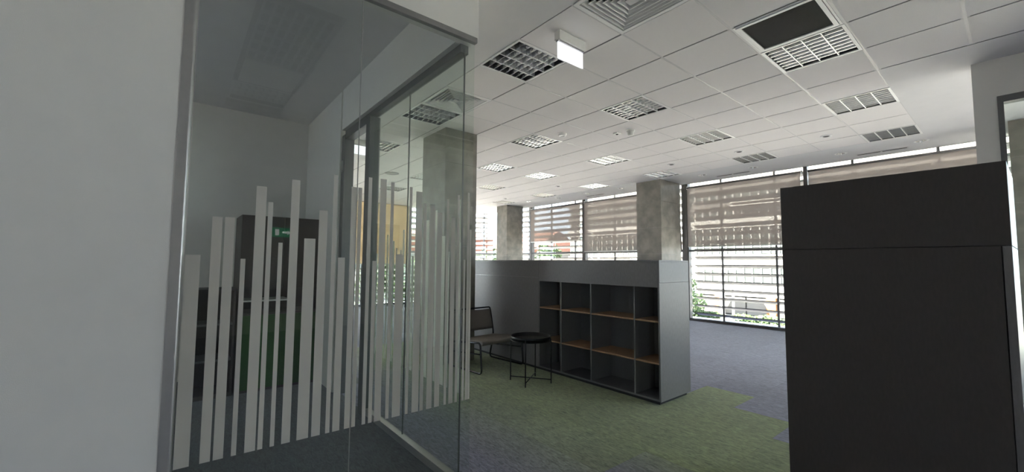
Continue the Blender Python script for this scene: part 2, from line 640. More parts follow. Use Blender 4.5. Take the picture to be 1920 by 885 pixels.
def window_bay(n, y0, y1, axis, transom=True, sides=(True, True)):
    """axis 'x': bay in plane x=WX running y0..y1; axis 'y': bay in plane y=FY running x0..x1"""
    def bx(mb, u0, d0, z0, u1, d1, z1):
        if axis == 'x':
            mb.box(WX + d0, u0, z0, WX + d1, u1, z1)
        else:
            mb.box(u0, FY + d0, z0, u1, FY + d1, z1)
        return mb
    fr = MB()
    bx(fr, y0, -0.06, 0.012, y0 + 0.035, 0.06, ZT + 0.02)
    bx(fr, y1 - 0.035, -0.06, 0.012, y1, 0.06, ZT + 0.02)
    bx(fr, y0 + 0.035, -0.05, 0.012, y1 - 0.035, 0.06, 0.05)
    bx(fr, y0 + 0.035, -0.05, ZT - 0.04, y1 - 0.035, 0.06, ZT + 0.02)
    w = struct(obj('window_%d' % n, fr, M['frame']))
    obj('pane', bx(MB(), y0 + 0.035, -0.004, 0.05, y1 - 0.035, 0.004, EYE + 0.31), M['pane'], w)
    obj('pane', bx(MB(), y0 + 0.035, -0.004, EYE + 0.355, y1 - 0.035, 0.004, ZT - 0.04), M['pane'], w)
    obj('transom', bx(MB(), y0 + 0.035, -0.05, EYE + 0.31, y1 - 0.035, 0.05, EYE + 0.355), M['frame'], w)
    # outside sun louvres
    s, c = math.sin(TILT), math.cos(TILT)
    me = None
    for k in range(19):
        z = 0.13 + 0.2 * k
        if me is None:
            mb = MB()
            if axis == 'x':
                mb.prism(blade_profile(), (0, y0 + 0.006, 0), (0, y1 - 0.006, 0), ((c, 0, -s), (s, 0, c)))
            else:
                mb.prism(blade_profile(), (y0 + 0.006, 0, 0), (y1 - 0.006, 0, 0), ((0, c, -s), (0, s, c)))
            me = mb.mesh('louver', M['louver'])
        link('louver', me, w, (WX + 0.36, 0, z) if axis == 'x' else (0, FY + 0.36, z))
    for t in (0.27, 0.73):
        u = y0 + (y1 - y0) * t
        obj('louver_post', bx(MB(), u - 0.02, 0.30, -0.1, u + 0.02, 0.34, ZT + 0.1), M['louver'], w)
    return w


bays = [(-4.9, -2.7), (-2.5, 0.10), (0.10, 2.68), (2.68, 5.22), (5.32, 8.58), (8.64, 11.08), (11.14, 12.92)]
for k, (a, b) in enumerate(bays):
    window_bay(k + 1, a, b, 'x')
mm = MB()
for y in (5.27, 8.61, 11.11):
    mm.box(WX - 0.07, y - 0.05 if y < 6 else y - 0.03, 0.012, WX + 0.07, y + 0.05 if y < 6 else y + 0.03, ZT + 0.02)
mm.box(WX - 0.06, 12.92, 0.012, WX + 0.1, 13.1, ZT + 0.02)
struct(obj('trim_3', mm, M['frame']))
for k, (a, b) in enumerate([(-3.9, -1.3), (-1.3, 1.4), (1.4, 4.1), (4.1, 6.1), (6.1, 8.1), (8.1, 9.92)]):
    window_bay(len(bays) + 1 + k, a, b, 'y')

# tilted-open sash beside the middle column
sash = struct(thing('window_20', 'x', 'x', (WX - 0.07, 5.43, EYE + 0.37)))
del sash['label'], sash['category']
sash.rotation_euler = (0, math.radians(-5.5), 0)
sm_ = MB()
sm_.box(-0.05, -0.075, 0, 0, -0.025, 1.62)
sm_.box(-0.05, 0.46, 0, 0, 0.51, 1.62)
sm_.box(-0.05, -0.025, 0, 0, 0.46, 0.05)
sm_.box(-0.05, -0.025, 1.57, 0, 0.46, 1.62)
obj('sash_frame', sm_, M['frame'], sash)
obj('pane', B(-0.03, -0.025, 0.05, -0.022, 0.46, 1.57), M['pane'], sash)

# wall behind the camera: piers, lintel, sill, glazing
bw = MB()
bw.box(LX, BY - 0.25, 0, 10.0, BY, 0.2)
bw.box(LX, BY - 0.25, CEIL - 0.15, 10.0, BY, CEIL + 0.55)
for x0, x1 in ((LX, -3.9), (-3.25, 6.6), (9.7, 10.0)):
    bw.box(x0, BY - 0.25, 0.2, x1, BY, CEIL - 0.15)
struct(obj('wall_behind', bw, M['wall']))
xs = [(-3.9, -3.25), (6.6, 9.7)]  # unseen windows, added and sized to light the left wall and near ceiling
for k, (a, b) in enumerate(xs):
    fr = MB()
    z0, z1 = 0.2, CEIL - 0.15
    fr.box(a, BY - 0.14, z0, a + 0.05, BY - 0.06, z1).box(b - 0.05, BY - 0.14, z0, b, BY - 0.06, z1)
    fr.box(a + 0.05, BY - 0.14, z0, b - 0.05, BY - 0.06, z0 + 0.05).box(a + 0.05, BY - 0.14, z1 - 0.05, b - 0.05, BY - 0.06, z1)
    w = struct(obj('window_%d' % (21 + k), fr, M['frame']))
    obj('pane', B(a + 0.05, BY - 0.104, z0 + 0.05, b - 0.05, BY - 0.096, z1 - 0.05), M['pane'], w)

# ================================================================== GLASS MEETING ROOM
FRONT = [(0.031, 0.08, 1.403), (0.113, 0.148, 1.565), (0.157, 0.192, 1.566), (0.219, 0.237, 1.389), (0.266, 0.306, 1.714), (0.314, 0.333, 1.646), (0.361, 0.378, 1.464), (0.406, 0.441, 1.761), (0.468, 0.517, 1.488), (0.53, 0.568, 1.627), (0.592, 0.611, 1.81), (0.624, 0.657, 1.4), (0.679, 0.705, 1.761), (0.713, 0.732, 1.761), (0.765, 0.783, 1.821), (0.797, 0.816, 1.385), (0.828, 0.862, 1.822), (0.887, 0.905, 1.811), (0.923, 0.968, 1.421), (0.996, 1.012, 1.799), (1.035, 1.074, 1.778), (1.083, 1.102, 1.716), (1.124, 1.156, 1.713), (1.173, 1.204, 1.67), (1.234, 1.249, 1.755), (1.266, 1.293, 1.649), (1.307, 1.323, 1.788), (1.356, 1.369, 1.397), (1.379, 1.395, 1.81), (1.397, 1.410, 1.582)]
SIDE = [(2.255, 2.266, 1.507), (2.27, 2.295, 1.788), (2.401, 2.429, 1.452), (2.432, 2.446, 1.501), (2.46, 2.503, 1.56), (2.575, 2.599, 1.747), (2.694, 2.741, 1.687), (2.93, 2.97, 1.427), (3.019, 3.044, 1.448), (3.105, 3.134, 1.639), (3.155, 3.179, 1.476), (3.238, 3.263, 1.495), (3.297, 3.334, 1.555), (3.368, 3.398, 1.512), (3.428, 3.458, 1.614), (3.494, 3.519, 1.403), (3.582, 3.621, 1.48), (3.663, 3.69, 1.454), (3.70, 3.745, 1.389)]
SB = 0.561
gp = thing('glass_partition', 'front glass wall with frosted bar stripes beside the white wall', 'glass partition', (0, 0, 0))
ZG = EYE + 1.40
for (a, b) in ((0.030, 0.7075), (0.7105, 1.4165)):
    g = obj('glass_panel', B(a, GY - 0.005, 0.02, b, GY + 0.005, ZG), M['glass'], gp)
    for (x0, x1, zt) in FRONT:
        if a <= (x0 + x1) / 2 < b:
            obj('frosted_stripe', B(x0, GY - 0.0065, SB, x1, GY - 0.0055, zt), M['film'], g)
obj('head_rail', MB().box(-0.002, GY - 0.016, ZG - 0.005, 1.43, GY + 0.016, EYE + 1.43), M['rail_grey'], gp, 0.002)
obj('floor_rail', B(0.03, GY - 0.015, 0.0, 1.42, GY + 0.015, 0.03), M['frame_light'], gp)
obj('panel_joint', B(0.7078, GY - 0.005, 0.03, 0.7102, GY + 0.005, ZG), M['frame_light'], gp)

sp = thing('glass_partition', 'side glass wall with frosted stripes running back to the open doorway', 'glass partition', (0, 0, 0))
for (a, b) in ((2.24, 3.046), (3.050, 3.80)):
    g = obj('glass_panel', B(GX - 0.005, a, 0.05, GX + 0.005, b, ZG), M['glass'], sp)
    for (y0, y1, zt) in SIDE:
        if a <= (y0 + y1) / 2 < b:
            obj('frosted_stripe', B(GX + 0.0055, y0, SB, GX + 0.0065, y1, zt), M['film'], g)
obj('head_rail', B(GX - 0.03, GY + 0.11, ZG - 0.025, GX + 0.03, 4.60, EYE + 1.43), M['gframe'], sp)
obj('floor_rail', B(GX - 0.025, GY + 0.02, 0, GX + 0.025, 3.80, 0.052), M['frame_light'], sp)
obj('panel_joint', B(GX - 0.005, 3.0462, 0.06, GX + 0.005, 3.0498, ZG), M['gframe'], sp)
obj('corner_joint', B(GX - 0.005, 2.236, 0.052, GX + 0.005, 2.24, ZG), M['gframe'], sp)
df = MB()
df.box(GX - 0.05, 3.80, 0, GX + 0.05, 3.90, ZG - 0.025)
df.box(GX - 0.05, 4.54, 0, GX + 0.05, 4.64, ZG - 0.025)
df.box(GX - 0.045, 3.90, ZG - 0.075, GX + 0.045, 4.54, ZG - 0.025)
door = struct(obj('door_1', df, M['gframe']))
for z in (2.35, 1.2, 0.3):
    obj('hinge', B(GX - 0.062, 4.56, z, GX - 0.05, 4.60, z + 0.12), M['frame_light'], door)

# furniture at the back of the meeting room
ls = thing('shelf_unit', 'low dark open shelf unit standing at the back of the glass room', 'shelf', (0.0, 5.16, 0))
f = MB()
f.box(0.17, 0, 0, 0.19, 0.4, 1.07).box(0.49, 0, 0, 0.51, 0.4, 1.07).box(0.17, 0, 1.07, 0.51, 0.4, 1.09).box(0.19, 0.38, 0, 0.49, 0.4, 1.07).box(0.19, 0, 0, 0.49, 0.38, 0.04)
obj('carcass', f, M['tall'], ls)
for z in (0.36, 0.72):
    obj('shelf', B(0.19, 0.01, z, 0.49, 0.38, z + 0.02), M['edge'], ls)
tc = thing('tall_cabinet', 'tall cabinet with green lower doors and brown upper doors behind the glass', 'cabinet', (0.0, 5.16, 0))
obj('carcass', MB().box(0.53, 0.02, 0, 0.55, 0.55, 1.85).box(1.32, 0.02, 0, 1.34, 0.55, 1.85).box(0.55, 0.53, 0, 1.32, 0.55, 1.85).box(0.53, 0.02, 1.85, 1.34, 0.55, 1.87).box(0.55, 0.02, 0, 1.32, 0.53, 0.06).box(0.55, 0.02, 0.80, 1.32, 0.53, 0.82).box(0.55, 0.02, 1.08, 1.32, 0.53, 1.10), M['tall'], tc)
for x in (0.532, 0.936):
    dgr = obj('lower_door', B(x, 0, 0.03, x + 0.400, 0.02, 0.80), M['green'], tc)
    dgr['label'] = 'green lower door'
    dbr = obj('upper_door', B(x, 0, 1.09, x + 0.400, 0.02, 1.868), M['brown'], tc)
    dbr['label'] = 'brown upper door'
obj('niche_shelf', B(0.55, 0.005, 0.945, 1.02, 0.40, 0.96), M['offwhite'], tc)

# ================================================================== COLUMNS clad in stone
def column(n, x0, y0, x1, y1, name):
    core = B(x0 + 0.012, y0 + 0.012, 0, x1 - 0.012, y1 - 0.012, CEIL + 0.05)
    c = struct(obj(name, core, M['concrete']))
    rows = [0.0]
    while rows[-1] < CEIL - 0.01:
        rows.append(min(CEIL, rows[-1] + 0.586 if rows[-1] > 0 else 0.43))
    for a, b in zip(rows[:-1], rows[1:]):
        if b - a < 0.03:
            continue
        g = 0.0015
        j = [random.uniform(-0.0008, 0.0008) for _ in range(4)]
        obj('stone_panel', B(x0 + j[0], y0, a + g, x0 + 0.012, y1, b - g), M['stone'], c)
        obj('stone_panel', B(x0 + 0.0125, y0 + j[1], a + g, x1, y0 + 0.012, b - g), M['stone'], c)
        obj('stone_panel', B(x1 - 0.012, y0 + 0.0125, a + g, x1 + j[2], y1 - 0.0125, b - g), M['stone'], c)
        obj('stone_panel', B(x0 + 0.0125, y1 - 0.012, a + g, x1, y1 + j[3], b - g), M['stone'], c)
    return c


column(0, 8.26, 4.93, 9.08, 5.55, 'trim_4')
column(1, 8.27, 10.41, 8.95, 10.95, 'trim_5')
column(3, 8.26, -0.62, 9.08, 0.0, 'trim_9')
column(2, 2.835, 4.945, 3.355, 5.62, 'trim_6')

# ================================================================== SHELF UNIT
UX, UD, UY0, UY1, UH = 3.720, 0.575, 2.251, 5.75, EYE + 0.038
su = thing('storage_unit', 'long dark grey storage divider with open oak shelves beside the green carpet', 'storage unit', (UX, UY0, 0))
ym = 4.001 - UY0
L = UY1 - UY0
zb, zs = 0.035, 1.143       # underside of the carcass, top of the shelf opening
obj('plinth', B(0.03, 0.03, 0, UD - 0.03, L - 0.03, zb), M['black'], su)
zsm = 1.19
obj('end_panel', B(0, 0, zb, UD, 0.018, zsm), M['laminate'], su, 0.001)
obj('top_box_end', B(0, 0, zsm + 0.002, UD, 0.018, UH - 0.019), M['laminate'], su, 0.001)
obj('top_box_front', B(0, 0.019, zs + 0.001, 0.018, ym - 0.001, UH - 0.019), M['laminate'], su, 0.001)
obj('top_box_front', B(0, ym + 0.001, zsm + 0.002, 0.018, L, UH - 0.019), M['laminate'], su, 0.001)
obj('top_panel', B(0, 0, UH - 0.018, UD, L, UH), M['laminate'], su, 0.001)
obj('front_panel', B(0, ym + 0.001, zb, 0.018, L, zsm), M['laminate'], su, 0.001)
obj('back_panel', B(UD - 0.018, 0.019, zb, UD, L, UH - 0.019), M['laminate'], su)
obj('shelf_back', B(0.36, 0.019, zb + 0.02, 0.372, ym - 0.02, zs), M['laminate_in'], su)
obj('bottom_panel', B(0.002, 0.019, zb, 0.36, ym - 0.001, zb + 0.019), M['laminate_in'], su)
obj('upper_panel', B(0.019, 0.019, zs + 0.001, 0.36, ym - 0.02, zs + 0.018), M['laminate_in'], su)
obj('side_panel', B(0.001, ym - 0.0195, zb + 0.02, 0.36, ym - 0.001, zs), M['edge'], su)
divs = [3.598, 3.1245, 2.545]
for d in divs:
    obj('divider', B(0.002, d - 0.0075 - UY0, zb + 0.02, 0.36, d + 0.0075 - UY0, zs), M['edge'], su)
edges = [ym - 0.0195] + [x for d in divs for x in (d + 0.0075 - UY0, d - 0.0075 - UY0)] + [0.019]
for k in range(4):
    hi, lo = edges[2 * k], edges[2 * k + 1]
    for z in (0.405, 0.812):
        s_ = obj('shelf', B(0.004, lo + 0.0005, z - 0.016, 0.36, hi - 0.0005, z), M['oak'], su)
        s_['label'] = 'oak shelf board'

# ================================================================== TALL DARK CABINET on the right
KX, KY0, KY1, KH = 2.719, 0.012, 0.866, EYE + 0.45
tk = thing('tall_cabinet', 'tall dark brown cabinet standing in the right foreground', 'cabinet', (KX, KY0, 0), math.radians(-1.5))
W = KY1 - KY0
zk = EYE + 0.087
obj('plinth', B(0.03, 0.02, 0, 0.54, W - 0.02, 0.06), M['black'], tk)
obj('front_panel', B(0, 0.030, 0.06, 0.019, W, zk - 0.0015), M['tall'], tk, 0.001)
obj('upper_panel', B(0, 0, zk + 0.0015, 0.019, W, KH), M['tall'], tk, 0.001)
obj('side_panel', B(0.001, 0, 0.06, 0.57, 0.0265, zk - 0.0015), M['laminate'], tk, 0.001)
obj('upper_side_panel', B(0.0195, 0, zk + 0.0015, 0.57, 0.019, KH), M['laminate'], tk, 0.001)
obj('carcass', B(0.021, 0.0285, 0.06, 0.57, W, KH - 0.002), M['tall'], tk)

# ================================================================== OFFICE GLASS FRONT on the right
og = thing('glass_front', 'dark framed glass front of the office at the far right', 'glass partition', (PX, 0, 0))
fr = MB()
zo = EYE + 1.527
fr.box(-0.02, 0.015, 0, 0.08, 0.052, zo).box(-0.02, -2.6, zo - 0.06, 0.08, 0.015, zo).box(-0.02, -2.6, 0, 0.08, 0.015, 0.08)
for y in (-0.9, -1.75, -2.6):
    fr.box(-0.02, y, 0.08, 0.08, y + 0.06, zo - 0.06)
obj('frame', fr, M['gframe'], og)
for a, b in ((-0.84, 0.015), (-1.69, -0.9), (-2.54, -1.75)):
    obj('glass_panel', B(0.022, a, 0.08, 0.034, b, zo - 0.06), M['glass'], og)

# ================================================================== CHAIR
ch = thing('lounge_chair', 'taupe canvas lounge chair on dark bent steel tube frame', 'chair', (2.975, 4.215, 0), math.radians(5.5))
CW = 0.733
R = 0.0115


def arc(p, q, r_, s):          # rounded corner helper: list of points around corner p from direction q to s
    P, Q, S = Vector(p), (Vector(q) - Vector(p)).normalized(), (Vector(s) - Vector(p)).normalized()
    a, b = P + Q * r_, P + S * r_
    return [tuple((a * (1 - t) + P * t) * (1 - t) + (P * t * 0 + (P * (1 - t) + b * t)) * t) for t in [k / 6 for k in range(7)]]


def round_path(pts, r_):
    out = [pts[0]]
    for k in range(1, len(pts) - 1):
        out += arc(pts[k], pts[k - 1], r_, pts[k + 1])
    out.append(pts[-1])
    return out


for sx in (0.0, CW):
    f_ = MB()
    loop = [(sx, 0.60, 0.33), (sx, 0.035, 0.385), (sx, 0.0, R), (sx, 0.68, R), (sx, 0.60, 0.37), (sx, 0.675, 0.69)]
    f_.tube(round_path(loop, 0.055), R)
    obj('side_frame', f_, M['chrome'], ch)
    obj('side_stretcher', MB().tube([(sx, 0.02, 0.245), (sx, 0.60, 0.205)], 0.008), M['chrome'], ch)
obj('top_bar', MB().tube(round_path([(0, 0.675, 0.685), (0, 0.684, 0.728), (CW, 0.684, 0.728), (CW, 0.675, 0.685)], 0.035), R), M['chrome'], ch)
obj('seat_bar', MB().tube([(0, 0.55, 0.34), (CW, 0.55, 0.34)], 0.009), M['chrome'], ch)


def sling(path, th, x0, x1, nx=8, sag=0.012):
    """a cloth strip: path in (y,z), swept across x with a slight sag, closed with thickness"""
    mb = MB()
    top, bot = [], []
    n = len(path)
    for i in range(nx + 1):
        t = i / nx
        x = x0 + (x1 - x0) * t
        d = sag * (1 - (2 * t - 1) ** 2)
        for k, (y, z) in enumerate(path):
            k0, k1 = max(0, k - 1), min(n - 1, k + 1)
            ty, tz = path[k1][0] - path[k0][0], path[k1][1] - path[k0][1]
            ln = math.hypot(ty, tz) or 1
            ny, nz = -tz / ln, ty / ln
            e_ = math.sin(math.pi * k / (n - 1))
            yy, zz = y - ny * d * e_, z - nz * d * e_
            top.append(len(mb.v)); mb.v.append((x, yy, zz))
            bot.append(len(mb.v)); mb.v.append((x, yy - ny * th, zz - nz * th))
    def ix(i, k): return i * n + k
    for i in range(nx):
        for k in range(n - 1):
            mb.f.append((top[ix(i, k)], top[ix(i + 1, k)], top[ix(i + 1, k + 1)], top[ix(i, k + 1)])); mb.sm.append(True)
            mb.f.append((bot[ix(i, k)], bot[ix(i, k + 1)], bot[ix(i + 1, k + 1)], bot[ix(i + 1, k)])); mb.sm.append(True)
    for k in range(n - 1):
        for i in (0, nx):
            q = (top[ix(i, k)], top[ix(i, k + 1)], bot[ix(i, k + 1)], bot[ix(i, k)])
            mb.f.append(q); mb.sm.append(False)
    for k in (0, n - 1):
        for i in range(nx):
            mb.f.append((top[ix(i, k)], top[ix(i + 1, k)], bot[ix(i + 1, k)], bot[ix(i, k)])); mb.sm.append(False)
    return mb


seat_path = [(0.06, 0.335), (0.03, 0.345), (0.012, 0.372), (0.02, 0.398), (0.05, 0.408), (0.12, 0.402), (0.25, 0.386), (0.38, 0.372), (0.50, 0.362), (0.57, 0.358)]
obj('seat', sling(seat_path, 0.014, 0.02, CW - 0.02), M['fabric'], ch)
back_path = [(0.598, 0.43), (0.604, 0.47), (0.618, 0.53), (0.63, 0.58), (0.644, 0.635), (0.655, 0.68), (0.664, 0.705)]
bk = sling(back_path, 0.022, 0.02, CW - 0.02)
obj('backrest', bk, M['fabric'], ch)

# ================================================================== SIDE TABLE
st = thing('side_table', 'round black steel tray table in front of the oak shelves', 'table', (3.274, 3.654, 0), math.radians(-10.3))
prof = [(0.0, 0.492), (0.214, 0.492), (0.226, 0.496), (0.229, 0.53), (0.232, 0.532), (0.235, 0.529), (0.231, 0.490), (0.222, 0.487), (0.0, 0.487)]
obj('tray', MB().lathe(prof, seg=48), M['black_metal'], st)
hx = 0.172
for sx in (-1, 1):
    for sy in (-1, 1):
        obj('leg', MB().tube([(sx * hx, sy * hx, 0.0), (sx * hx, sy * hx, 0.46), (sx * hx * 0.97, sy * hx * 0.97, 0.515)], 0.007, 8), M['black_metal'], st)
obj('brace', MB().tube([(-hx, -hx, 0.045), (hx, hx, 0.045)], 0.0055, 8), M['black_metal'], st)
obj('brace', MB().tube([(-hx, hx, 0.045), (hx, -hx, 0.045)], 0.0055, 8), M['black_metal'], st)
ringp = [(0.233 * math.cos(k * math.pi / 20), 0.233 * math.sin(k * math.pi / 20), 0.484) for k in range(41)]
obj('support_ring', MB().tube(ringp, 0.006, 8), M['black_metal'], st)

# ================================================================== CEILING FITTINGS
def make_light(fine):
    r = thing('ceiling_light', 'x', 'ceiling light', (0, 0, CEIL), 0, 'louvred square ceiling lights')
    fr = MB()
    h, w = 0.297, 0.022
    fr.box(-h, -h, -0.004, h, -h + w, 0.004).box(-h, h - w, -0.004, h, h, 0.004).box(-h, -h + w, -0.004, -h + w, h - w, 0.004).box(h - w, -h + w, -0.004, h, h - w, 0.004)
    obj('frame', fr, M['white'], r)
    k = h - w
    hs = MB()
    hs.box(-k, -k, 0.085, k, k, 0.09).box(-k - 0.005, -k, 0.004, -k, k, 0.09).box(k, -k, 0.004, k + 0.005, k, 0.09).box(-k, -k - 0.005, 0.004, k, -k, 0.09).box(-k, k, 0.004, k, k + 0.005, 0.09)
    obj('housing', hs, M['alu_dark'], r)
    p = 2 * k / 4
    for i in range(3):
        y = -k + p * (i + 1)
        obj('divider', MB().prism([(-0.004, -0.001), (0.004, -0.001), (0.004, 0.045), (-0.004, 0.045)], (-k, y, 0), (k, y, 0), ((0, 1, 0), (0, 0, 1))), M['satin'], r)
    for i in range(4):
        y = -k + p * (i + 0.5)
        obj('tube', MB().tube([(-k + 0.02, y, 0.066), (k - 0.02, y, 0.066)], 0.008, 8), M['tube'], r)
        prof_b = [(-0.0025, 0.0), (0.0025, 0.0), (0.004, 0.006), (0.015, 0.042), (-0.015, 0.042), (-0.004, 0.006)]
        if fine:
            me = MB().prism(prof_b, (0, -p / 2 + 0.0045, 0), (0, p / 2 - 0.0045, 0), ((1, 0, 0), (0, 0, 1))).mesh('louver_blade', M['alu'])
            for q in range(7):
                link('louver_blade', me, r, (-k + 2 * k * (q + 1) / 8, y, 0))
            continue
        bl = MB()
        for q in range(7):
            x = -k + 2 * k * (q + 1) / 8
            bl.prism(prof_b, (x, y - p / 2 + 0.008, 0), (x, y + p / 2 - 0.008, 0), ((1, 0, 0), (0, 0, 1)))
        obj('louver_blades', bl, M['alu'], r)['kind'] = 'stuff'
    return r


ORD = ['first', 'second', 'third', 'fourth', 'fifth', 'sixth']
ROWS = {1: 'in the row beginning beside the exit sign', 4: 'in the second row beyond the exit sign', 7: 'in the third row beyond the exit sign',
        10: 'in the fourth row beyond the exit sign', 13: 'in the farthest row beyond the exit sign', -2: 'in the right row along the dark grille'}
proto = {}
count = {}
for (b, a) in lights_at:
    count[a] = count.get(a, 0) + 1
    lab = 'unlit louvred ceiling light, %s from the left %s' % (ORD[count[a] - 1], ROWS[a])
    if a == -2:
        lab = 'unlit louvred ceiling light, %s past the grille %s' % (ORD[count[a] - 1], ROWS[a].replace(' along the dark grille', ' of tiles'))
    loc = (TX0 + (b + 0.5) * T, TY0 + (a + 0.5) * T, CEIL)
    fine = a in (1, -2, 4)
    if fine not in proto:
        proto[fine] = make_light(fine)
        proto[fine].location = loc
        proto[fine]['label'] = lab
    else:
        dup(proto[fine], loc, lab)

# square diffusers of nested frames
def make_diffuser(label, loc):
    r = thing('air_diffuser', label, 'air vent', loc, 0, 'square ceiling diffusers')
    h = 0.294
    fr = MB()
    w = 0.03
    fr.box(-h, -h, -0.006, h, -h + w, 0.006).box(-h, h - w, -0.006, h, h, 0.006).box(-h, -h + w, -0.006, -h + w, h - w, 0.006).box(h - w, -h + w, -0.006, h, h - w, 0.006)
    obj('frame', fr, M['white'], r)
    obj('duct_box', B(-h + 0.01, -h + 0.01, 0.11, h - 0.01, h - 0.01, 0.12), M['black'], r)
    for k in range(6):
        o_ = h - w - 0.010 - 0.036 * k
        mb = MB()
        c4 = [(-1, -1), (1, -1), (1, 1), (-1, 1)]
        ring = [(o_, -0.002), (o_ - 0.006, -0.002), (o_ - 0.006, 0.001), (o_ - 0.022, 0.034), (o_ - 0.024, 0.033), (o_, 0.001)]
        for q in range(4):
            (ax, ay), (bx_, by) = c4[q], c4[(q + 1) % 4]
            for t in range(6):
                (d0, e0), (d1, e1) = ring[t], ring[(t + 1) % 6]
                mb.quad((ax * d0, ay * d0, e0), (bx_ * d0, by * d0, e0), (bx_ * d1, by * d1, e1), (ax * d1, ay * d1, e1))
        obj('vane', mb, M['white'], r)
    i_ = h - w - 0.012 - 0.036 * 6
    obj('centre_plate', B(-i_, -i_, 0.0, i_, i_, 0.004), M['rail'], r)
    return r


make_diffuser('square white air diffuser of nested vanes above the exit sign', (TX0 + 0.5 * T, TY0 - 0.5 * T, CEIL))
make_diffuser('square air diffuser seen through the corner of the glass room', (TX0 + 0.5 * T, TY0 + 3.5 * T, CEIL))

# dark return grille
gr = thing('return_grille', 'large dark slatted return air grille in a white frame', 'air vent', (TX0 + 2.5 * T, TY0 - 1.5 * T, CEIL))
h = 0.29
fr = MB()
for (o_, w, z) in ((h, 0.014, -0.004), (h - 0.018, 0.028, -0.009)):
    fr.box(-o_, -o_, z, o_, -o_ + w, 0.01).box(-o_, o_ - w, z, o_, o_, 0.01).box(-o_, -o_ + w, z, -o_ + w, o_ - w, 0.01).box(o_ - w, -o_ + w, z, o_, o_ - w, 0.01)
obj('frame', fr, M['white'], gr)
i_ = h - 0.046
fn = MB()
for k in range(30):
    x = -i_ + 2 * i_ * (k + 0.5) / 30
    fn.prism([(-0.006, 0.0), (-0.002, 0.0), (0.006, 0.014), (0.002, 0.014)], (x, -i_, -0.004), (x, i_, -0.004), ((1, 0, 0), (0, 0, 1)))
obj('fins', fn, M['grille'], gr)['kind'] = 'stuff'
obj('duct_box', B(-i_, -i_, 0.03, i_, i_, 0.034), M['black'], gr)

# exit signs hanging from the ceiling
def exit_sign(label, loc):
    r = thing('exit_sign', label, 'sign', loc, 0, 'hanging exit signs')
    obj('housing', B(-0.158, -0.03, -0.078, 0.158, 0.03, 0), M['offwhite'], r, 0.003)
    obj('plate_holder', B(-0.154, -0.016, -0.09, 0.154, 0.016, -0.079), M['frame_light'], r)
    obj('lit_plate', B(-0.15, -0.006, -0.226, 0.15, 0.006, -0.091), M['sign'], r, 0.002)
    return r


exit_sign('white glowing exit sign plate hanging from the ceiling beside the square light', (2.463, 2.27, CEIL))
exit_sign('small white glowing sign plate seen through the open doorway of the glass room', (2.17, 6.35, CEIL))


def detector(name, label, cat, x, y, prof, m, grp=None):
    o = obj(name, MB().lathe(prof, seg=28), m, None, 0, (x, y, CEIL))
    return tag(o, label, cat, grp)


flat = [(0.0, -0.028), (0.03, -0.028), (0.034, -0.034), (0.058, -0.03), (0.066, -0.018), (0.068, 0.0), (0.0, 0.0)]
tall_ = [(0.0, -0.075), (0.034, -0.072), (0.042, -0.062), (0.044, -0.03), (0.056, -0.024), (0.06, 0.0), (0.0, 0.0)]
detector('smoke_detector', 'flat round white smoke detector between two ceiling lights', 'detector', 4.279, 4.11, flat, M['white'])
detector('smoke_detector', 'tall round white detector hanging on a tile beside a small square sensor', 'detector', 4.893, 3.37, tall_, M['offwhite'])
ss = thing('ceiling_sensor', 'small square sensor on the ceiling left of the tall detector', 'sensor', (4.86, 3.575, CEIL))
obj('body', B(-0.05, -0.035, -0.016, 0.05, 0.035, 0), M['offwhite'], ss, 0.003)
obj('eye', MB().lathe([(0, -0.026), (0.014, -0.022), (0.02, -0.016)], seg=16), M['grille'], ss)
small = [(7.27, 1.683, 'recessed round sensor between the right lights and the window strip'),
         (7.196, 2.851, 'recessed round sensor beside the last light of the exit sign row'),
         (7.177, 4.05, 'recessed round sensor near the light above the middle column'),
         (7.175, 7.02, 'recessed round sensor between the third row lights and the far windows'),
         (7.406, 9.391, 'recessed round sensor on the ceiling near the far column')]
for x, y, lab in small:
    r = thing('ceiling_sensor', lab, 'sensor', (x, y, CEIL), 0, 'recessed round sensors')
    obj('ring', MB().lathe([(0.045, -0.004), (0.055, -0.012), (0.07, -0.008), (0.075, 0.0)], seg=24), M['white'], r)
    obj('core', MB().lathe([(0.0, -0.016), (0.03, -0.013), (0.045, -0.003)], seg=24), M['grille'], r)
sp_ = thing('ceiling_speaker', 'grey round ceiling speaker seen through the glass room', 'speaker', (3.48, 8.32, CEIL))
obj('grille', MB().lathe([(0, -0.006), (0.12, -0.006), (0.14, -0.01), (0.15, 0)], seg=28), M['edge'], sp_)

dl = [(8.62, 0.838), (8.61, 1.807), (8.60, 3.162), (8.53, 4.123), (8.55, 6.2), (8.52, 7.275), (8.50, 8.3), (8.30, 9.404)]
for k, (x, y) in enumerate(dl):
    lab = 'small round downlight, %s from the right in the plaster strip along the windows' % (ORD + ['seventh', 'eighth'])[k]
    r = thing('downlight', lab, 'downlight', (x, y, CEIL), 0, 'downlights along the windows')
    obj('trim_ring', MB().lathe([(0.062, 0.002), (0.066, -0.006), (0.085, -0.006), (0.09, 0.0)], seg=28), M['white'], r)
    obj('reflector', MB().lathe([(0.0, -0.0006), (0.064, -0.002)], seg=28), M['alu'], r)
    obj('bulb', MB().lathe([(0.0, -0.034), (0.012, -0.03), (0.016, -0.015), (0.014, -0.002)], seg=16), M['tube'], r)

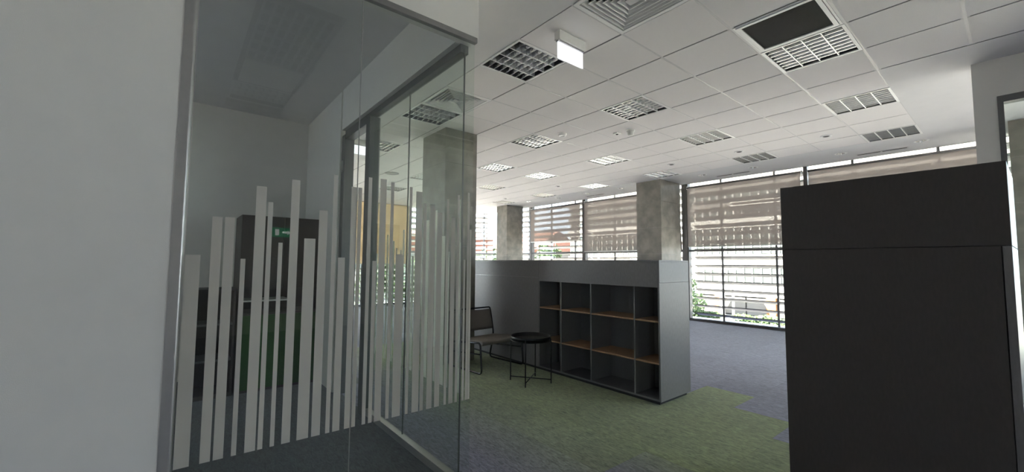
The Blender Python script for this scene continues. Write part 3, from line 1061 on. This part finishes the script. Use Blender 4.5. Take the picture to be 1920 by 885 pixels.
slots = [(8.94, 1.34, 0.62), (8.91, 3.67, 0.65), (8.9, 7.3, 0.6)]
for k, (x, y, ln) in enumerate(slots):
    lab = 'narrow black slot vent in the plaster strip, %s from the right' % ORD[k]
    r = thing('slot_vent', lab, 'air vent', (x, y, CEIL), 0, 'slot vents along the windows')
    h = ln / 2
    obj('frame', MB().box(-0.045, -h - 0.015, -0.006, -0.032, h + 0.015, 0).box(0.032, -h - 0.015, -0.006, 0.045, h + 0.015, 0).box(-0.032, -h - 0.015, -0.006, 0.032, -h, 0).box(-0.032, h, -0.006, 0.032, h + 0.015, 0), M['rail'], r)
    obj('slot', B(-0.032, -h, -0.002, 0.032, h, 0), M['black'], r)
    obj('clip', B(-0.006, -0.012, -0.008, 0.006, 0.012, -0.002), M['white'], r)

# fittings in the slot above the camera (they show as reflections in the front glass)
eg = thing('egg_crate_grille', 'dark egg crate air grille in the ceiling slot near the glass', 'air vent', ((RX0 + RX1) / 2, 0.36, CEIL), 0)
g_ = MB()
for k in range(8):
    x = -0.25 + 0.5 * k / 7
    g_.box(x - 0.006, -0.55, -0.002, x + 0.006, 0.55, 0.03)
for k in range(7):
    y = -0.55 + 1.1 * k / 6
    g_.box(-0.25, y - 0.006, 0.0, 0.25, y + 0.006, 0.03)
obj('grid', g_, M['frame_light'], eg)
obj('duct_box', B(-0.25, -0.55, 0.05, 0.25, 0.55, 0.06), M['black'], eg)
obj('slot_tile', B(RX0 + 0.05, -0.80, CEIL, RX1 - 0.05, -0.22, CEIL + 0.015), M['tile'], ceiling)
obj('slot_lining', B(RX0, RY0, CEIL + 0.10, RX1, RY1, CEIL + 0.12), M['black'], ceiling)
dup(proto[False], ((RX0 + RX1) / 2, -1.12, CEIL), 'unlit louvred ceiling light behind the grille of the ceiling slot')

# green exit sign on the pier behind the camera
es = thing('exit_sign', 'green lit exit sign on the wall pier behind the viewpoint', 'sign', (1.65, BY + 0.012, 1.95))
obj('face', B(-0.22, -0.012, -0.09, 0.22, 0.012, 0.09), M['green_sign'], es)
mk = MB()
mk.box(-0.15, 0.012, -0.06, -0.08, 0.015, 0.06)
mk.box(-0.02, 0.012, -0.02, 0.07, 0.015, 0.02)
mk.prism([(0.07, -0.05), (0.12, 0.0), (0.07, 0.05)], (0, 0.012, 0), (0, 0.015, 0), ((1, 0, 0), (0, 0, 1)))
obj('symbol', mk, M['sign_white'], es)

# ================================================================== ROLLER BLINDS
def blind(y0, y1, zbot, label, axis='x', m='blind'):
    cen = (y0 + y1) / 2
    h = (y1 - y0) / 2
    zt = EYE + 1.90
    d = -0.16
    r = thing('roller_blind', label, 'blind', (WX + d, cen, zbot) if axis == 'x' else (cen, FY + d, zbot), 0 if axis == 'x' else -math.pi / 2, 'roller blinds')
    H = zt - zbot
    obj('fabric', B(-0.0008, -h, 0.012, 0.0008, h, H), M[m], r)
    obj('bottom_bar', B(-0.008, -h, -0.01, 0.008, h, 0.013), M['frame_light'], r, 0.002)
    obj('roller_tube', MB().tube([(0.02, -h - 0.01, H - 0.005), (0.02, h + 0.01, H - 0.005)], 0.028, 14), M['louver'], r)
    for s in (-1, 1):
        obj('bracket', B(0.0, s * (h + 0.012) - 0.004, H - 0.04, 0.10, s * (h + 0.012) + 0.004, H + 0.035), M['white'], r)
    return r


blind(0.16, 2.60, EYE + 0.42, 'grey screen blind above the tall dark cabinet')
blind(2.74, 5.15, EYE + 0.425, 'grey screen blind right of the middle column, nearest the camera side')
blind(5.72, 8.50, EYE + 0.36, 'grey screen blind left of the middle column, reaching lowest')
blind(8.68, 11.0, EYE + 0.738, 'grey screen blind near the far column, drawn up highest')
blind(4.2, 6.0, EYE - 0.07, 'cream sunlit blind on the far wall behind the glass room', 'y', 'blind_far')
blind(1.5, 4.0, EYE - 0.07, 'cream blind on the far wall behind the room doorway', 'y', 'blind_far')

# ================================================================== OUTSIDE
GZ = -5.6
ground = struct(obj('trim_7', B(10.9, -60, GZ - 0.2, 160, 160, GZ), M['asphalt']))
struct(obj('trim_8', MB().box(-90, 14.3, GZ - 0.2, 10.9, 160, GZ).box(-90, -120, GZ - 0.2, 160, -60, GZ).box(-90, -60, GZ - 0.2, 10.9, -6.5, GZ), M['asphalt']))

ob = thing('office_block', 'pale office block across the street with rows of upright windows', 'building', (60, 27, GZ))
z0 = -GZ + EYE                       # eye level above the street
obj('core', B(0.6, -29, 0, 14, 29, 21.5), M['facade_grey'], ob)
bands = [(z0 - 4.3, z0 - 2.8, 'render'), (z0 - 0.2, z0 + 1.4, 'facade_grey'), (z0 + 5.1, z0 + 6.3, 'render'), (z0 + 7.7, z0 + 9.1, 'facade_grey'), (z0 + 10.6, z0 + 14.5, 'facade_grey')]
for a, b, m in bands:
    bo = obj('facade_band', B(0, -29, a, 0.6, 29, b), M[m], ob)
    if m == 'render':
        bo['label'] = 'white facade band'
wrows = [(z0 - 2.8, z0 - 0.2), (z0 + 1.4, z0 + 5.1), (z0 + 6.3, z0 + 7.7), (z0 + 9.1, z0 + 10.6)]
for a, b in wrows:
    pm = B(0.25, -0.44, 0.06, 0.55, 0.44, b - a - 0.06).mesh('window', M['facade_glass'])
    mull = MB()
    n = 52
    for k in range(n):
        y = -28.4 + 56.8 * (k + 0.5) / n
        link('window', pm, ob, (0, y, a))
        mull.box(0.08, y + 0.45, a, 0.3, y + 0.62, b)
    obj('mullions', mull, M['render'], ob)['kind'] = 'stuff'
for k in range(9):
    y = -27 + 6.6 * k
    sc = obj('shop_column', B(-0.3, y, 0, 0.3, y + 1.1, z0 - 4.3), M['orange'], ob)
    sc['label'] = 'orange ground floor column'
    obj('shop_panel', B(0.1, y + 1.15, 0.2, 0.35, y + 3.6, z0 - 4.5), M['facade_grey'], ob)
    obj('shop_panel', B(0.1, y + 3.8, 0.2, 0.35, y + 6.5, z0 - 4.5), M['facade_grey'], ob)
for k, z in enumerate((z0 + 8.0, z0 + 8.5, z0 + 9.0)):
    obj('sun_slat', B(-0.6, -24, z, -0.1, -2, z + 0.16), M['render'], ob)

cn = thing('canopy', 'white street canopy on posts in front of the office block', 'canopy', (54, 25.5, GZ))
obj('roof', MB().prism([(-2.9, 6.3), (2.9, 6.3), (2.0, 7.9), (-2.0, 7.9)], (-2, 0, 0), (2, 0, 0), ((0, 1, 0), (0, 0, 1))), M['render'], cn)
for sx in (-1.7, 1.7):
    for sy in (-2.2, 2.2):
        obj('post', B(sx - 0.12, sy - 0.12, 0, sx + 0.12, sy + 0.12, 6.3), M['render'], cn)

bb = thing('brick_house', 'terracotta roofed house far left beyond the trees', 'building', (75, 95, GZ))
obj('walls', B(-10, -22, 0, 8, 24, 9.5), M['facade_grey'], bb)
obj('roof', MB().prism([(-11, 9.5), (9, 9.5), (-1, 15)], (0, -23, 0), (0, 25, 0), ((1, 0, 0), (0, 0, 1))), M['brick'], bb)
wm = B(-10.1, -0.6, 0, -9.95, 0.6, 1.6).mesh('window', M['facade_glass'])
for z in (2.0, 5.5):
    for k in range(9):
        link('window', wm, bb, (0, -18 + 4.6 * k, z))
b2 = thing('terraced_house', 'terracotta walled house beyond the corner of the far windows', 'building', (34, 62, GZ))
obj('walls', B(-13, 0, 0, 12, 10, 8.4), M['facade_grey'], b2)
obj('upper_wall', B(-13.0, 0, 8.4, 12, 10, 11.4), M['brick'], b2)
obj('roof', MB().prism([(-0.6, 11.4), (10.6, 11.4), (5, 13.0)], (-13.5, 0, 0), (12.5, 0, 0), ((0, 1, 0), (0, 0, 1))), M['brick'], b2)
wm = B(-0.6, -0.1, 0, 0.6, 0.05, 1.6).mesh('window', M['facade_glass'])
for z in (2.0, 5.2):
    for k in range(7):
        link('window', wm, b2, (-11 + 3.6 * k, 0, z))
b3 = thing('beige_house', 'beige block outside the blinds of the far wall', 'building', (8, 42, GZ))
obj('walls', B(-14, 0, 0, 12, 10, 13), M['render'], b3)
wm = B(-0.6, -0.1, 0, 0.6, 0.05, 1.6).mesh('window', M['facade_glass'])
for z in (2.5, 6, 9.5):
    for k in range(7):
        link('window', wm, b3, (-12 + 3.7 * k, 0, z))


def foliage(n, size, leaf):
    mb = MB()
    blobs = [(random.gauss(0, 0.42), random.gauss(0, 0.42), random.uniform(-0.55, 0.75), random.uniform(0.35, 0.6)) for _ in range(14)]
    for _ in range(n):
        bx_, by, bz, br = random.choice(blobs)
        v = Vector((random.gauss(0, 1), random.gauss(0, 1), random.gauss(0, 1))).normalized() * br * random.uniform(0.6, 1.0)
        c = Vector(((bx_ + v.x) * size[0], (by + v.y) * size[1], (bz + v.z) * size[2]))
        a = Vector((random.gauss(0, 1), random.gauss(0, 1), random.gauss(0, 1))).normalized()
        b = a.orthogonal().normalized()
        s = leaf * random.uniform(0.6, 1.3)
        mb.quad(tuple(c - a * s), tuple(c + b * s * 0.6), tuple(c + a * s), tuple(c - b * s * 0.6))
    return mb.mesh('foliage', M['leaf'])


fol = [foliage(2600, (2.0, 2.0, 2.4), 0.22), foliage(2600, (2.3, 2.1, 2.0), 0.22)]
trees = [(45, 23.8, 0.80, 'young street tree left of the orange columns'), (50, 30.5, 0.75, 'small round street tree beside the first one'), (53, 54, 1.5, 'broad tree left of the office block'),
         (42, 46, 1.3, 'light green tree beside the broad tree'), (40, 54, 1.3, 'tall tree before the terracotta roof'), (29, 50, 1.2, 'leafy tree close to the corner window'), (54, 76, 1.5, 'large tree under the terracotta roof'), (14, 32, 1.2, 'tree outside the far wall window corner')]
for k, (x, y, s, lab) in enumerate(trees):
    t = thing('street_tree', lab, 'tree', (x, y, GZ), random.uniform(0, 6), 'street trees')
    o = link('foliage', fol[k % 2], t, (0, 0, 4.2 * s))
    o.scale = (s, s, s)
    o['kind'] = 'stuff'
    obj('trunk', MB().tube([(0, 0, 0), (0.05, 0.03, 2.0 * s), (0, 0, 4.0 * s)], 0.14 * s, 8), M['bark'], t)
hf = foliage(4200, (1.0, 2.6, 0.8), 0.22)
hp = [(47.5, 16.5), (48, 24.5), (48.5, 32.5), (47, 8.5), (46.5, 0.5)]
for k, (x, y) in enumerate(hp):
    o = link('hedge', hf, None, (x, y, GZ + 0.85))
    o['kind'] = 'stuff'
    tag(o, 'clipped green hedge, %s from the right along the street' % ORD[(4, 3, 2, 1, 0).index(k) if False else {4: 0, 3: 1, 0: 2, 1: 3, 2: 4}[k]], 'hedge', 'street hedges')
